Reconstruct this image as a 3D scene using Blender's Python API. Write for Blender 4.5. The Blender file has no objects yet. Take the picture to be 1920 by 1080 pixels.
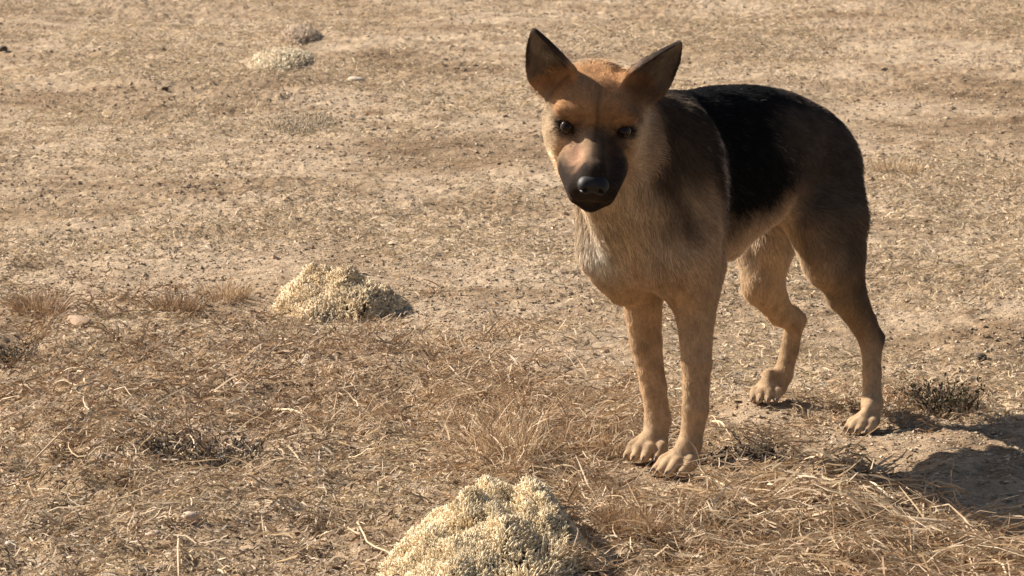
import bpy, math, os
import numpy as np
from mathutils import Vector

# ------------------------------------------------------------------ camera, sky, sun, exposure
S = bpy.context.scene
RAD = math.radians
FPX, PITCH, CAM_H, CAM_D = 9150.0, RAD(7.67), 1.40, 8.13     # focal length in pixels of a 1920 px wide picture
cam_data = bpy.data.cameras.new('camera')
cam_data.sensor_width = 36.0
cam_data.lens = 36.0 * FPX / 1920.0
cam_data.clip_end = 2000.0
cam_data.dof.use_dof = True
cam_data.dof.focus_distance = 8.1
cam_data.dof.aperture_fstop = 32.0
cam = bpy.data.objects.new('camera', cam_data)
cam.location = (0.0, -CAM_D, CAM_H)
cam.rotation_euler = (RAD(90) - PITCH, 0, 0)
S.collection.objects.link(cam)
S.camera = cam

SUN_EL, SUN_BACK = RAD(35), RAD(27)          # sun at the left, 27 degrees behind the picture plane
to_sun = Vector((-math.cos(SUN_BACK) * math.cos(SUN_EL), math.sin(SUN_BACK) * math.cos(SUN_EL), math.sin(SUN_EL)))
w = bpy.data.worlds.new('World')
S.world = w
w.use_nodes = True
nt = w.node_tree
sky = nt.nodes.new('ShaderNodeTexSky')
sky.sky_type = 'NISHITA'
sky.sun_disc = False
sky.sun_elevation = SUN_EL
sky.sun_rotation = math.atan2(to_sun.x, to_sun.y)
sky.dust_density = 2.5
sky.air_density = 1.0
bg = nt.nodes['Background']
bg.inputs['Strength'].default_value = 0.05  # lowest of the daylight range
nt.links.new(sky.outputs[0], bg.inputs['Color'])
sl = bpy.data.lights.new('sun', 'SUN')
sl.energy = 5.0
sl.angle = RAD(0.55)
sl.color = (1.0, 0.915, 0.80)
sun = bpy.data.objects.new('sun', sl)
sun.rotation_euler = to_sun.to_track_quat('Z', 'Y').to_euler()
sun.location = to_sun * 30
S.collection.objects.link(sun)
S.view_settings.view_transform = 'Standard'
S.view_settings.look = 'None'
S.view_settings.exposure = 0.92
S.view_settings.gamma = 1.0

rng = np.random.default_rng(11)
f32 = np.float32

# ------------------------------------------------------------------ picture geometry -> world points
CP, SP = math.cos(PITCH), math.sin(PITCH)
def ray(px, py):
    u = (np.asarray(px, float) - 960) / FPX
    v = -(np.asarray(py, float) - 540) / FPX
    return np.stack([u, CP + v * SP, -SP + v * CP], -1)      # x right, y away, z up
def pix(px, py, y):
    d = ray(px, py)
    t = (np.asarray(y, float) + CAM_D) / d[..., 1]
    return np.array([0, -CAM_D, CAM_H]) + d * t[..., None]
def gp(px, py, z=0.0):
    d = ray(px, py)
    t = (z - CAM_H) / d[..., 2]
    return np.array([0, -CAM_D, CAM_H]) + d * t[..., None]

# ------------------------------------------------------------------ noise
_perm = np.random.default_rng(5).random((256, 256)).astype(f32)
def vnoise(x, y, seed=0):
    x = np.asarray(x, float) + 17.3 * seed; y = np.asarray(y, float) + 9.1 * seed
    xi = np.floor(x).astype(int); yi = np.floor(y).astype(int)
    fx = x - xi; fy = y - yi
    fx = fx * fx * (3 - 2 * fx); fy = fy * fy * (3 - 2 * fy)
    g = lambda a, b: _perm[a & 255, b & 255]
    return (g(xi, yi) * (1 - fx) + g(xi + 1, yi) * fx) * (1 - fy) + (g(xi, yi + 1) * (1 - fx) + g(xi + 1, yi + 1) * fx) * fy - 0.5
def noise3(p, s, seed=0):
    x, y, z = p[:, 0] * s, p[:, 1] * s, p[:, 2] * s
    return (vnoise(x + z * .37, y - z * .61, seed) + vnoise(y + x * .29, z + x * .47, seed + 3) + vnoise(z - y * .33, x + y * .51, seed + 7)) * .67
def sstep(e0, e1, x):
    t = np.clip((x - e0) / (e1 - e0), 0, 1)
    return t * t * (3 - 2 * t)
def mixc(c, d, m):
    return c * (1 - m[:, None]) + np.asarray(d, float) * m[:, None]

# ------------------------------------------------------------------ materials
def mat(name):
    m = bpy.data.materials.new(name)
    m.use_nodes = True
    n = m.node_tree.nodes
    return m, m.node_tree, n, m.node_tree.links, n['Principled BSDF']
def mat_attr(name, rough=0.8, spec=0.2, trans=0.0, nscale=60.0, namp=0.25, sheen=0.0):
    """base colour from the object's own coat / straw colour attribute, broken up by procedural noise"""
    m, t, n, l, b = mat(name)
    a = n.new('ShaderNodeAttribute'); a.attribute_name = 'tint'
    tc = n.new('ShaderNodeTexCoord')
    nz = n.new('ShaderNodeTexNoise'); nz.inputs['Scale'].default_value = nscale; nz.inputs['Detail'].default_value = 3
    l.new(tc.outputs['Object'], nz.inputs['Vector'])
    mr = n.new('ShaderNodeMapRange'); mr.inputs['From Min'].default_value = .3; mr.inputs['From Max'].default_value = .7
    mr.inputs['To Min'].default_value = 1 - namp; mr.inputs['To Max'].default_value = 1 + namp
    l.new(nz.outputs['Fac'], mr.inputs['Value'])
    mx = n.new('ShaderNodeVectorMath'); mx.operation = 'SCALE'
    l.new(a.outputs['Color'], mx.inputs[0]); l.new(mr.outputs[0], mx.inputs['Scale'])
    l.new(mx.outputs[0], b.inputs['Base Color'])
    b.inputs['Roughness'].default_value = rough
    b.inputs['Specular IOR Level'].default_value = spec
    if sheen:
        b.inputs['Sheen Weight'].default_value = sheen
        b.inputs['Sheen Roughness'].default_value = .38
        s2 = n.new('ShaderNodeVectorMath'); s2.operation = 'SCALE'; s2.inputs['Scale'].default_value = 1.9
        l.new(mx.outputs[0], s2.inputs[0]); l.new(s2.outputs[0], b.inputs['Sheen Tint'])
    if trans:
        out = [x for x in n if x.type == 'OUTPUT_MATERIAL'][0]
        tr = n.new('ShaderNodeBsdfTranslucent'); l.new(mx.outputs[0], tr.inputs['Color'])
        ms = n.new('ShaderNodeMixShader'); ms.inputs[0].default_value = trans
        l.new(b.outputs[0], ms.inputs[1]); l.new(tr.outputs[0], ms.inputs[2]); l.new(ms.outputs[0], out.inputs['Surface'])
    return m

# ------------------------------------------------------------------ mesh building
def build(name, V, faces, material, parent=None, tint=None, smooth=True, normals=None, loc=None):
    """faces: list of int arrays (n,3) or (n,4)"""
    V = np.asarray(V, f32)
    if loc is not None:
        V = V - np.asarray(loc, f32)
    me = bpy.data.meshes.new(name)
    me.vertices.add(len(V)); me.vertices.foreach_set('co', V.ravel())
    idx = np.concatenate([f.ravel() for f in faces]).astype(np.int32)
    cnt = np.concatenate([np.full(len(f), f.shape[1], np.int32) for f in faces])
    st = np.concatenate([[0], np.cumsum(cnt)[:-1]]).astype(np.int32)
    me.loops.add(len(idx)); me.loops.foreach_set('vertex_index', idx)
    me.polygons.add(len(cnt)); me.polygons.foreach_set('loop_start', st); me.polygons.foreach_set('loop_total', cnt)
    me.polygons.foreach_set('use_smooth', np.full(len(cnt), smooth))
    me.update(calc_edges=True)
    if tint is not None:
        at = me.attributes.new('tint', 'FLOAT_COLOR', 'POINT')
        c = np.ones((len(V), 4), f32); c[:, :3] = tint
        at.data.foreach_set('color', c.ravel())
    if normals is not None:
        me.normals_split_custom_set_from_vertices(np.asarray(normals, f32).tolist())
    me.materials.append(material)
    o = bpy.data.objects.new(name, me)
    if loc is not None:
        o.location = loc
    S.collection.objects.link(o)
    if parent is not None:
        o.parent = parent
        o.location = (Vector(loc) if loc is not None else Vector((0, 0, 0))) - parent.location
    return o
def tag(o, label=None, cat=None, group=None, kind=None):
    for k, v in (('label', label), ('category', cat), ('group', group), ('kind', kind)):
        if v: o[k] = v
    return o

# ------------------------------------------------------------------ ground height
def bump_at(x, y, px, py, h, rx, ry):
    c = gp(px, py)
    d = ((x - c[0]) / rx) ** 2 + ((y - c[1]) / ry) ** 2
    return h * np.exp(-d)
def ground_h(x, y, fine=1.0):
    x = np.asarray(x, float); y = np.asarray(y, float)
    h = 0.030 * vnoise(x * 1.1, y * .9, 1) + 0.022 * vnoise(x * 3.3, y * 2.6, 2)
    rough = .6 + .9 * sstep(.9, -.1, y + .35 * x)
    h = h + fine * rough * (0.020 * vnoise(x * 8, y * 7, 3) + 0.013 * vnoise(x * 19, y * 17, 4))
    # flat pads under the four paws, slight rise under the far hind foot
    for fx, fy, fz in PADS:
        m = np.exp(-(((x - fx) / .10) ** 2 + ((y - fy) / .12) ** 2) ** 1.5)
        h = h * (1 - m) + fz * m
    h = h + bump_at(x, y, 1235, 930, -.030, .13, .14)
    h = h + bump_at(x, y, 390, 850, -.020, .10, .22)          # dark hollow at lower left
    h = h + bump_at(x, y, 230, 800, .035, .22, .30)
    h = h + bump_at(x, y, 1560, 1050, .004, .26, .14) + bump_at(x, y, 1860, 960, -.012, .16, .2)         # straw bank in the foreground
    h = h + bump_at(x, y, 1180, 1040, .022, .12, .16)
    h = h + bump_at(x, y, 30, 640, -.03, .05, .30)
    h = h + bump_at(x, y, 760, 770, -.02, .05, .15)
    return h

YAW = RAD(33); CY, SY = math.cos(YAW), math.sin(YAW)
OX, OL = 0.290, 0.070
def body2w(p):
    p = np.asarray(p, float); a, b, z = p[..., 0], p[..., 1], p[..., 2]
    l = b - OL
    return np.stack([OX + a * SY + l * CY, a * CY - l * SY, z], -1)
def w2body(p):
    p = np.asarray(p, float); dx = p[..., 0] - OX; y = p[..., 1]
    return np.stack([dx * SY + y * CY, dx * CY - y * SY + OL, p[..., 2]], -1)
FWD = np.array([-1.0, 0, 0])      # dog's forward in the body frame

PAWS = [(1281, 887, .010, 'f'), (1221, 859, .125, 'f'), (1624, 808, .405, 'h'), (1438, 750, .585, 'h')]
PADS = []
for px_, py_, yy_, _ in PAWS:
    q = pix(px_, py_, yy_)
    PADS.append((float(q[0]), float(q[1]), float(q[2]) - .004))

# ------------------------------------------------------------------ implicit surfaces (smooth blends), meshed by surface nets
class Field:
    def __init__(s, lo, hi, h):
        s.lo = np.asarray(lo, float); s.h = h
        s.n = np.ceil((np.asarray(hi) - s.lo) / h).astype(int) + 1
        s.F = np.full(s.n, 0.2, f32)
        s.ax = [(s.lo[i] + h * np.arange(s.n[i])).astype(f32) for i in range(3)]
    def box(s, lo, hi):
        i0 = np.clip(np.floor((np.asarray(lo) - s.lo) / s.h).astype(int), 0, s.n)
        i1 = np.clip(np.ceil((np.asarray(hi) - s.lo) / s.h).astype(int) + 1, 0, s.n)
        sl = tuple(slice(a, b) for a, b in zip(i0, i1))
        return sl, s.ax[0][sl[0]][:, None, None], s.ax[1][sl[1]][None, :, None], s.ax[2][sl[2]][None, None, :]
    def union(s, sl, d, k):
        f = s.F[sl]
        if k > 0:
            hh = np.clip(.5 + .5 * (d - f) / k, 0, 1)
            s.F[sl] = d + (f - d) * (1 - hh) - k * hh * (1 - hh) if False else (d * (1 - hh) + f * hh - k * hh * (1 - hh))
        else:
            s.F[sl] = np.minimum(f, d)
        # hh=1 -> keep f ; hh=0 -> take d
    def cut(s, sl, d, k):
        f = s.F[sl]; d = -d
        hh = np.clip(.5 - .5 * (d - f) / k, 0, 1)
        s.F[sl] = d * (1 - hh) + f * hh + k * hh * (1 - hh)
    def cone(s, p, q, r0, r1, k=.02, cut=False):
        p = np.asarray(p, float); q = np.asarray(q, float); m = max(r0, r1) + 2 * k + .01
        sl, X, Y, Z = s.box(np.minimum(p, q) - m, np.maximum(p, q) + m)
        v = q - p; L = max(v @ v, 1e-9)
        t = np.clip(((X - p[0]) * v[0] + (Y - p[1]) * v[1] + (Z - p[2]) * v[2]) / L, 0, 1)
        d = np.sqrt((X - p[0] - t * v[0]) ** 2 + (Y - p[1] - t * v[1]) ** 2 + (Z - p[2] - t * v[2]) ** 2) - (r0 + (r1 - r0) * t)
        (s.cut if cut else s.union)(sl, d.astype(f32), k)
    def chain(s, pts, rs, k=.02):
        pts = np.asarray(pts, float); m = max(rs) + 2 * k + .01
        sl, X, Y, Z = s.box(pts.min(0) - m, pts.max(0) + m)
        d = None
        for i in range(len(pts) - 1):
            p, v = pts[i], pts[i + 1] - pts[i]; L = max(v @ v, 1e-9)
            t = np.clip(((X - p[0]) * v[0] + (Y - p[1]) * v[1] + (Z - p[2]) * v[2]) / L, 0, 1)
            e = np.sqrt((X - p[0] - t * v[0]) ** 2 + (Y - p[1] - t * v[1]) ** 2 + (Z - p[2] - t * v[2]) ** 2) - (rs[i] + (rs[i + 1] - rs[i]) * t)
            if d is None: d = e
            else:
                hh = np.clip(.5 + .5 * (e - d) / .008, 0, 1); d = e * (1 - hh) + d * hh - .008 * hh * (1 - hh)
        s.union(sl, d.astype(f32), k)
    def ell(s, c, r, k=.02, M=None, cut=False):
        c = np.asarray(c, float); r = np.asarray(r, float); m = r.max() + 2 * k + .01
        if M is None:
            m = r + 2 * k + .01
        sl, X, Y, Z = s.box(c - m, c + m)
        X = X - c[0]; Y = Y - c[1]; Z = Z - c[2]
        if M is not None:
            X, Y, Z = [M[i, 0] * X + M[i, 1] * Y + M[i, 2] * Z for i in range(3)]
        k0 = np.sqrt((X / r[0]) ** 2 + (Y / r[1]) ** 2 + (Z / r[2]) ** 2)
        k1 = np.sqrt((X / r[0] ** 2) ** 2 + (Y / r[1] ** 2) ** 2 + (Z / r[2] ** 2) ** 2) + 1e-6
        d = k0 * (k0 - 1) / k1
        (s.cut if cut else s.union)(sl, d.astype(f32), k)
    def sample(s, P):
        u = (P - s.lo) / s.h
        i = np.clip(np.floor(u).astype(int), 0, s.n - 2); f = np.clip(u - i, 0, 1)
        r = 0
        for a in (0, 1):
            for b in (0, 1):
                for c in (0, 1):
                    wgt = (f[:, 0] if a else 1 - f[:, 0]) * (f[:, 1] if b else 1 - f[:, 1]) * (f[:, 2] if c else 1 - f[:, 2])
                    r = r + wgt * s.F[i[:, 0] + a, i[:, 1] + b, i[:, 2] + c]
        return r
    def normal(s, P):
        e = s.h * 1.2
        g = np.stack([s.sample(P + np.eye(3)[i] * e) - s.sample(P - np.eye(3)[i] * e) for i in range(3)], -1)
        return g / (np.linalg.norm(g, axis=1, keepdims=True) + 1e-12)
    def mesh(s):
        F = s.F; I = F < 0
        n = s.n
        c = np.zeros(n - 1, np.uint8)
        for a in (0, 1):
            for b in (0, 1):
                for d in (0, 1):
                    c += I[a:n[0] - 1 + a, b:n[1] - 1 + b, d:n[2] - 1 + d]
        act = np.argwhere((c > 0) & (c < 8))
        ids = np.full(n - 1, -1, np.int32)
        ids[act[:, 0], act[:, 1], act[:, 2]] = np.arange(len(act))
        co = [(a, b, d) for a in (0, 1) for b in (0, 1) for d in (0, 1)]
        val = {o: F[act[:, 0] + o[0], act[:, 1] + o[1], act[:, 2] + o[2]] for o in co}
        acc = np.zeros((len(act), 3)); num = np.zeros(len(act))
        for o in co:
            for ax in range(3):
                if o[ax] == 0:
                    o2 = list(o); o2[ax] = 1; o2 = tuple(o2)
                    v0, v1 = val[o], val[o2]
                    cr = (v0 < 0) != (v1 < 0)
                    t = np.where(cr, v0 / np.where(cr, v0 - v1, 1), 0)
                    pt = np.array(o, float)[None, :] + np.eye(3)[ax][None, :] * t[:, None]
                    acc += pt * cr[:, None]; num += cr
        V = s.lo + (act + acc / num[:, None]) * s.h
        quads = []
        for ax in range(3):
            b, c2 = (ax + 1) % 3, (ax + 2) % 3
            A = [slice(None)] * 3; B = [slice(None)] * 3
            A[ax] = slice(0, n[ax] - 1); B[ax] = slice(1, n[ax])
            ch = I[tuple(A)] != I[tuple(B)]
            e = np.argwhere(ch)
            ok = (e[:, b] > 0) & (e[:, c2] > 0) & (e[:, b] < n[b] - 1) & (e[:, c2] < n[c2] - 1)
            e = e[ok]
            inside0 = I[e[:, 0], e[:, 1], e[:, 2]]
            def vid(db, dc):
                q = e.copy(); q[:, b] += db; q[:, c2] += dc
                return ids[q[:, 0], q[:, 1], q[:, 2]]
            q = np.stack([vid(-1, -1), vid(0, -1), vid(0, 0), vid(-1, 0)], -1)
            q[~inside0] = q[~inside0][:, ::-1]
            quads.append(q)
        Q = np.concatenate(quads); Q = Q[(Q >= 0).all(1)]
        return V, Q

# ------------------------------------------------------------------ ribbons / chips used for straw, fur and litter
def ribbons(P, Wd, width):
    """P (n,k,3) centre lines, Wd (n,k,3) or (n,1,3) unit width vectors, width (n,k) half widths -> V, quads, strand id per vertex"""
    n, k, _ = P.shape
    L = P - Wd * width[..., None]; R = P + Wd * width[..., None]
    V = np.stack([L, R], 2).reshape(-1, 3)
    base = (np.arange(n) * 2 * k)[:, None] + (2 * np.arange(k - 1))[None, :]
    Q = np.stack([base, base + 1, base + 3, base + 2], -1).reshape(-1, 4)
    return V, Q, np.repeat(np.arange(n), 2 * k)
def tube(P, r, sides=5):
    P = np.asarray(P, float); r = np.asarray(r, float)
    T = np.gradient(P, axis=0); T /= np.linalg.norm(T, axis=1, keepdims=True)
    A = np.cross(T, [0, 0, 1.0]); A /= np.linalg.norm(A, axis=1, keepdims=True) + 1e-9
    B = np.cross(T, A)
    th = np.arange(sides) * 2 * math.pi / sides
    V = (P[:, None] + r[:, None, None] * (A[:, None] * np.cos(th)[None, :, None] + B[:, None] * np.sin(th)[None, :, None])).reshape(-1, 3)
    F = []
    for i in range(len(P) - 1):
        for j in range(sides):
            j2 = (j + 1) % sides
            F.append((i * sides + j, i * sides + j2, (i + 1) * sides + j2, (i + 1) * sides + j))
    F = [np.array(F)]
    F.append(np.array([[0, j + 1, j] for j in range(1, sides - 1)]))
    e = (len(P) - 1) * sides
    F.append(np.array([[e, e + j, e + j + 1] for j in range(1, sides - 1)]))
    return V, F
def norm(v):
    return v / (np.linalg.norm(v, axis=-1, keepdims=True) + 1e-9)

# ================================================================== GROUND
def spaced(segs):
    out = [segs[0][0]]
    for a, b, s0, s1 in segs:
        x = a; s = s0
        while x < b - 1e-6:
            t = (x - a) / (b - a); st = s0 * (s1 / s0) ** t
            x = min(b, x + st); out.append(x)
    return np.array(out)
gx = spaced([(2.3, 4, .008, .05), (4, 15, .05, 1.2), (15, 400, 1.2, 60)])
gx = np.concatenate([-gx[::-1][:-1], np.arange(-2.3, 2.3001, .0075)[:], gx[1:]])
gy = spaced([(-1.4, 2.0, .007, .012), (2.0, 12.5, .012, .05), (12.5, 30, .05, 1.5), (30, 600, 1.5, 80)])
gyb = spaced([(1.4, 4, .01, .2), (4, 60, .2, 12)])
gy = np.concatenate([-gyb[::-1][:-1], gy])
GX, GY = np.meshgrid(gx, gy, indexing='ij')
near = np.exp(-np.maximum(0, np.abs(GX) - 2.3) / .6) * np.exp(-np.maximum(0, GY - 12) / 4) * np.exp(-np.maximum(0, -1.4 - GY) / .6)
GZ = ground_h(GX, GY)
crumb = vnoise(GX * 55, GY * 45, 8) * .5 + vnoise(GX * 110, GY * 80, 9) * .5
soft = .5 + .5 * sstep(-.15, .25, vnoise(GX * 1.7, GY * 1.3, 21))
GZ = GZ + near * soft * (.018 * crumb + .006 * np.maximum(0, vnoise(GX * 30, GY * 24, 10)))
V = np.stack([GX, GY, GZ], -1).reshape(-1, 3)
nx, ny = GX.shape
ii = (np.arange(nx - 1)[:, None] * ny + np.arange(ny - 1)[None, :]).ravel()
Q = np.stack([ii, ii + ny, ii + ny + 1, ii + 1], -1)

def ground_material():
    m, t, n, l, b = mat('dry_earth')
    tc = n.new('ShaderNodeTexCoord')
    def noise(sc, det, rough=.55, dist=0):
        q = n.new('ShaderNodeTexNoise'); q.inputs['Scale'].default_value = sc; q.inputs['Detail'].default_value = det
        q.inputs['Roughness'].default_value = rough; q.inputs['Distortion'].default_value = dist
        l.new(tc.outputs['Object'], q.inputs['Vector']); return q
    def ramp(src, stops):
        r = n.new('ShaderNodeValToRGB'); e = r.color_ramp.elements
        while len(e) < len(stops): e.new(.5)
        for q, (p, c) in zip(e, stops):
            q.position = p; q.color = (*c, 1)
        l.new(src.outputs['Fac'], r.inputs['Fac']); return r
    def mix(f, a, c, mode='MIX'):
        x = n.new('ShaderNodeMix'); x.data_type = 'RGBA'; x.blend_type = mode
        if isinstance(f, float): x.inputs[0].default_value = f
        else: l.new(f, x.inputs[0])
        l.new(a, x.inputs[6]); l.new(c, x.inputs[7]); return x.outputs[2]
    big = ramp(noise(1.1, 6, .65, .5), [(.32, (.23, .160, .100)), (.44, (.37, .277, .188)), (.58, (.49, .390, .288)), (.70, (.38, .275, .175))])
    mid = ramp(noise(9, 5, .65, .3), [(.30, (.58, .49, .40)), (.5, (1.0, .98, .95)), (.72, (1.25, 1.2, 1.14))])
    fin = ramp(noise(85, 4, .7), [(.30, (.42, .36, .30)), (.45, (.90, .88, .85)), (.58, (1.05, 1.04, 1.02)), (.72, (1.55, 1.5, 1.42))])
    c = mix(1.0, big.outputs['Color'], mid.outputs['Color'], 'MULTIPLY')
    c = mix(1.0, c, fin.outputs['Color'], 'MULTIPLY')
    l.new(c, b.inputs['Base Color'])
    b.inputs['Roughness'].default_value = .95
    b.inputs['Specular IOR Level'].default_value = .12
    bp = n.new('ShaderNodeBump'); bp.inputs['Strength'].default_value = .9; bp.inputs['Distance'].default_value = .009
    l.new(noise(130, 4, .7).outputs['Fac'], bp.inputs['Height'])
    l.new(bp.outputs[0], b.inputs['Normal'])
    return m
ground = build('ground', V, [Q], ground_material())
tag(ground, 'sunlit dry tan earth scattered with chaff', 'ground', kind='structure')
def gz(x, y):
    """height of the ground mesh itself"""
    ix = np.clip(np.searchsorted(gx, x) - 1, 0, nx - 2); iy = np.clip(np.searchsorted(gy, y) - 1, 0, ny - 2)
    fx = np.clip((x - gx[ix]) / (gx[ix + 1] - gx[ix]), 0, 1); fy = np.clip((y - gy[iy]) / (gy[iy + 1] - gy[iy]), 0, 1)
    return (GZ[ix, iy] * (1 - fx) + GZ[ix + 1, iy] * fx) * (1 - fy) + (GZ[ix, iy + 1] * (1 - fx) + GZ[ix + 1, iy + 1] * fx) * fy

# ================================================================== THE DOG
# head frame
HO = pix(1117, 240, -.225)                      # point between the eyes
v_ = np.array([0, -CAM_D, CAM_H]) - HO; v_ /= np.linalg.norm(v_)
R0 = np.array([1.0, 0, 0]); R0 -= v_ * (R0 @ v_); R0 /= np.linalg.norm(R0)
U0 = np.cross(v_, R0)
th = RAD(4.5); R1 = R0 * math.cos(th) - U0 * math.sin(th); U1 = U0 * math.cos(th) + R0 * math.sin(th)
ya = RAD(2.0); v2 = v_ * math.cos(ya) + R1 * math.sin(ya); R1 = R1 * math.cos(ya) - v_ * math.sin(ya)
dp = RAD(29); HF = v2 * math.cos(dp) - U1 * math.sin(dp); HU = U1 * math.cos(dp) + v2 * math.sin(dp); HR = R1
def head_w(p):
    p = np.asarray(p, float)
    return HO + p[..., :1] * HR + p[..., 1:2] * HF + p[..., 2:3] * HU
def H(r, f, u):
    return w2body(head_w(np.array([r, f, u])))
def w2head(P):
    d = P - HO
    return np.stack([d @ HR, d @ HF, d @ HU], -1)
def vec2body(v):
    return np.array([v[0] * SY + v[1] * CY, v[0] * CY - v[1] * SY, v[2]])
MH = np.stack([vec2body(HR), vec2body(HF), vec2body(HU)])     # body -> head rotation

CLAWS = []
def claw_at(c, sd, fw, o, ln, sc):
    CLAWS.append((c + sd * o * 1.1 * sc + fw * (ln + .030) * sc + [0, 0, .013 * sc], c + sd * o * 1.12 * sc + fw * (ln + .039) * sc + [0, 0, .010 * sc], c + sd * o * 1.12 * sc + fw * (ln + .044) * sc + [0, 0, .004 * sc]))
EARS = {}
def make_dog_field():
    D = Field((-.52, -.31, -.012), (.80, .31, .90), .0031)
    def px(x, y, d): return w2body(pix(x, y, d))
    # ---- trunk: elliptical sections along the body axis
    A = np.array([-.12, -.075, -.015, .08, .20, .34, .45, .55, .63, .69])
    ZC = np.array([.430, .425, .440, .460, .476, .490, .493, .472, .440, .42])
    HW = np.array([.038, .058, .086, .104, .110, .100, .088, .088, .068, .04])
    HH = np.array([.052, .095, .144, .157, .149, .127, .106, .092, .070, .04])
    sl, X, Y, Z = D.box((-.26, -.22, .2), (.80, .22, .72))
    xs = X.ravel(); ker = np.ones(21) / 21
    def itp(vv):
        q = np.interp(xs, A, vv); q = np.convolve(np.pad(q, 10, mode='edge'), ker, 'valid'); return q[:, None, None].astype(f32)
    zc, hw, hh = itp(ZC), itp(HW), itp(HH)
    over = np.maximum(0, np.maximum(-.085 - X, X - .590))
    k0 = np.sqrt((Y / hw) ** 2 + ((Z - zc) / hh) ** 2 + (over / .055) ** 2)
    k1 = np.sqrt((Y / hw ** 2) ** 2 + ((Z - zc) / hh ** 2) ** 2 + (over / .055 ** 2) ** 2) + 1e-6
    D.union(sl, (k0 * (k0 - 1) / k1).astype(f32), 0.0)
    # ---- shoulder blades and withers
    for s in (-1, 1):
        D.ell((.00, s * .078, .475), (.085, .042, .135), .035)
        D.ell((-.030 + (.022 if s < 0 else 0), s * .066 + (.006 if s < 0 else 0), .390), (.060, .042, .085), .04)
        D.cone((-.03, s * .06, .36), (.02, s * .062, .30), .045, .036, .04)
    D.ell((.03, 0, .575), (.09, .05, .045), .05)
    # ---- neck and ruff
    D.cone(H(0, -.085, -.035), (.0, 0, .50), .070, .098, .05)
    D.cone(H(0, -.065, -.095), (-.065, .014, .43), .056, .058, .045)
    D.cone(H(0, -.10, -.01), (.02, 0, .55), .054, .066, .04)
    # ---- head
    e = lambda c, r, k, cut=False: D.ell(H(*c), r, k, MH, cut)
    e((0, -.080, .002), (.070, .082, .060), .03)
    e((0, -.032, .024), (.058, .048, .040), .025)
    for s in (-1, 1):
        e((s * .044, -.011, .025), (.024, .018, .011), .016)
        e((s * .047, -.050, -.030), (.030, .056, .042), .03)
        e((s * .049, -.090, -.055), (.022, .042, .044), .03)
    D.cone(H(0, .0, -.034), H(0, .104, -.048), .037, .026, .02)
    D.cone(H(0, -.01, -.006), H(0, .106, -.033), .0165, .0155, .012)
    for s in (-1, 1):
        D.cone(H(s * .030, .030, -.052), H(s * .021, .098, -.058), .028, .0205, .012)
        D.cone(H(s * .030, .025, -.068), H(s * .021, .082, -.078), .022, .0175, .012)
    D.cone(H(0, -.02, -.082), H(0, .080, -.088), .036, .021, .012)
    D.cone(H(0, .1, -.030), H(0, .112, -.040), .020, .020, .01)
    # mouth line under the flews
    for s in (-1, 1):
        D.cone(H(s * .046, .020, -.088), H(s * .030, .085, -.081), .0035, .0035, .004, cut=True)
    # eye sockets
    for s in (-1, 1):
        e((s * .047, .014, -.001), (.0158, .0135, .0085), .006, True)
    # ---- ears: cupped leaf shapes
    for s in (-1, 1):
        base = np.array([s * .068, -.072, .050])
        tip = np.array([s * .115, -.052, .149])
        if s > 0: tip = np.array([.127, -.060, .143])
        ax = tip - base; Lr = np.linalg.norm(ax); ax /= Lr
        opn = np.array([s * .36, .92, .05]); opn -= ax * (opn @ ax); opn /= np.linalg.norm(opn)     # the way the cup opens
        wd = np.cross(ax, opn)
        EARS[s] = (base, ax, opn, wd, Lr)
        cb = H(*base); M = np.stack([wd, opn, ax]) @ MH
        sl, X, Y, Z = D.box(np.minimum(H(*base), H(*tip)) - .07, np.maximum(H(*base), H(*tip)) + .07)
        X = X - cb[0]; Y = Y - cb[1]; Z = Z - cb[2]
        W, T, U = [M[i, 0] * X + M[i, 1] * Y + M[i, 2] * Z for i in range(3)]
        u = np.clip(U / Lr, -.3, 1.2)
        half = (.93 if s > 0 else 1.0) * np.interp(u.ravel(), [-.3, -.1, .1, .3, .5, .7, .85, .95, 1.0, 1.2], [.034, .044, .0475, .0430, .0345, .0255, .0155, .0085, .0035, .001]).reshape(u.shape)
        wn = W / np.maximum(half, .004)
        ctr = .040 * (1 - np.clip(u, 0, 1)) ** .6 * np.clip(wn * wn, 0, 1.6) - .026 * (1 - np.clip(u, 0, 1)) + .004
        tk = .0062 - .0022 * np.clip(u, 0, 1)
        dT = (np.abs(T - ctr) - tk) * .8; dW = np.maximum((np.abs(W) - half + .004) * .85, U - Lr + .004)
        d = np.sqrt(np.maximum(dT + .003, 0) ** 2 + np.maximum(dW + .003, 0) ** 2) - .003 - .0012 + np.minimum(np.maximum(dT, dW) + .003, 0)
        d = np.maximum(d, -.048 - U)
        D.union(sl, d.astype(f32), .012)
    # ---- fore legs
    D.chain([px(1280, 425, .00), px(1298, 505, .035), px(1304, 590, .035), px(1306, 680, .025), px(1304, 768, .018), px(1294, 836, .014), px(1287, 866, .016)],
            [.056, .045, .0325, .0245, .0215, .0185, .018], .022)
    D.chain([px(1185, 465, .09), px(1203, 548, .135), px(1211, 640, .15), px(1225, 725, .15), px(1234, 786, .142), px(1231, 822, .135), px(1226, 840, .13)],
            [.048, .036, .0265, .0215, .0215, .0185, .018], .022)
    D.cone(px(1330, 500, .07), px(1308, 540, .045), .026, .03, .03)
    # ---- hind legs
    D.chain([px(1535, 330, .44), px(1556, 410, .41), px(1565, 480, .40), px(1585, 548, .43), px(1618, 605, .465), px(1634, 645, .475), px(1635, 700, .46), px(1635, 755, .44), px(1632, 786, .43)],
            [.074, .065, .053, .036, .0235, .0190, .0155, .018, .018], .03)
    D.cone(px(1520, 410, .36), px(1550, 500, .37), .044, .032, .04)
    D.cone(px(1628, 605, .475), px(1645, 632, .485), .010, .013, .012)
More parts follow.
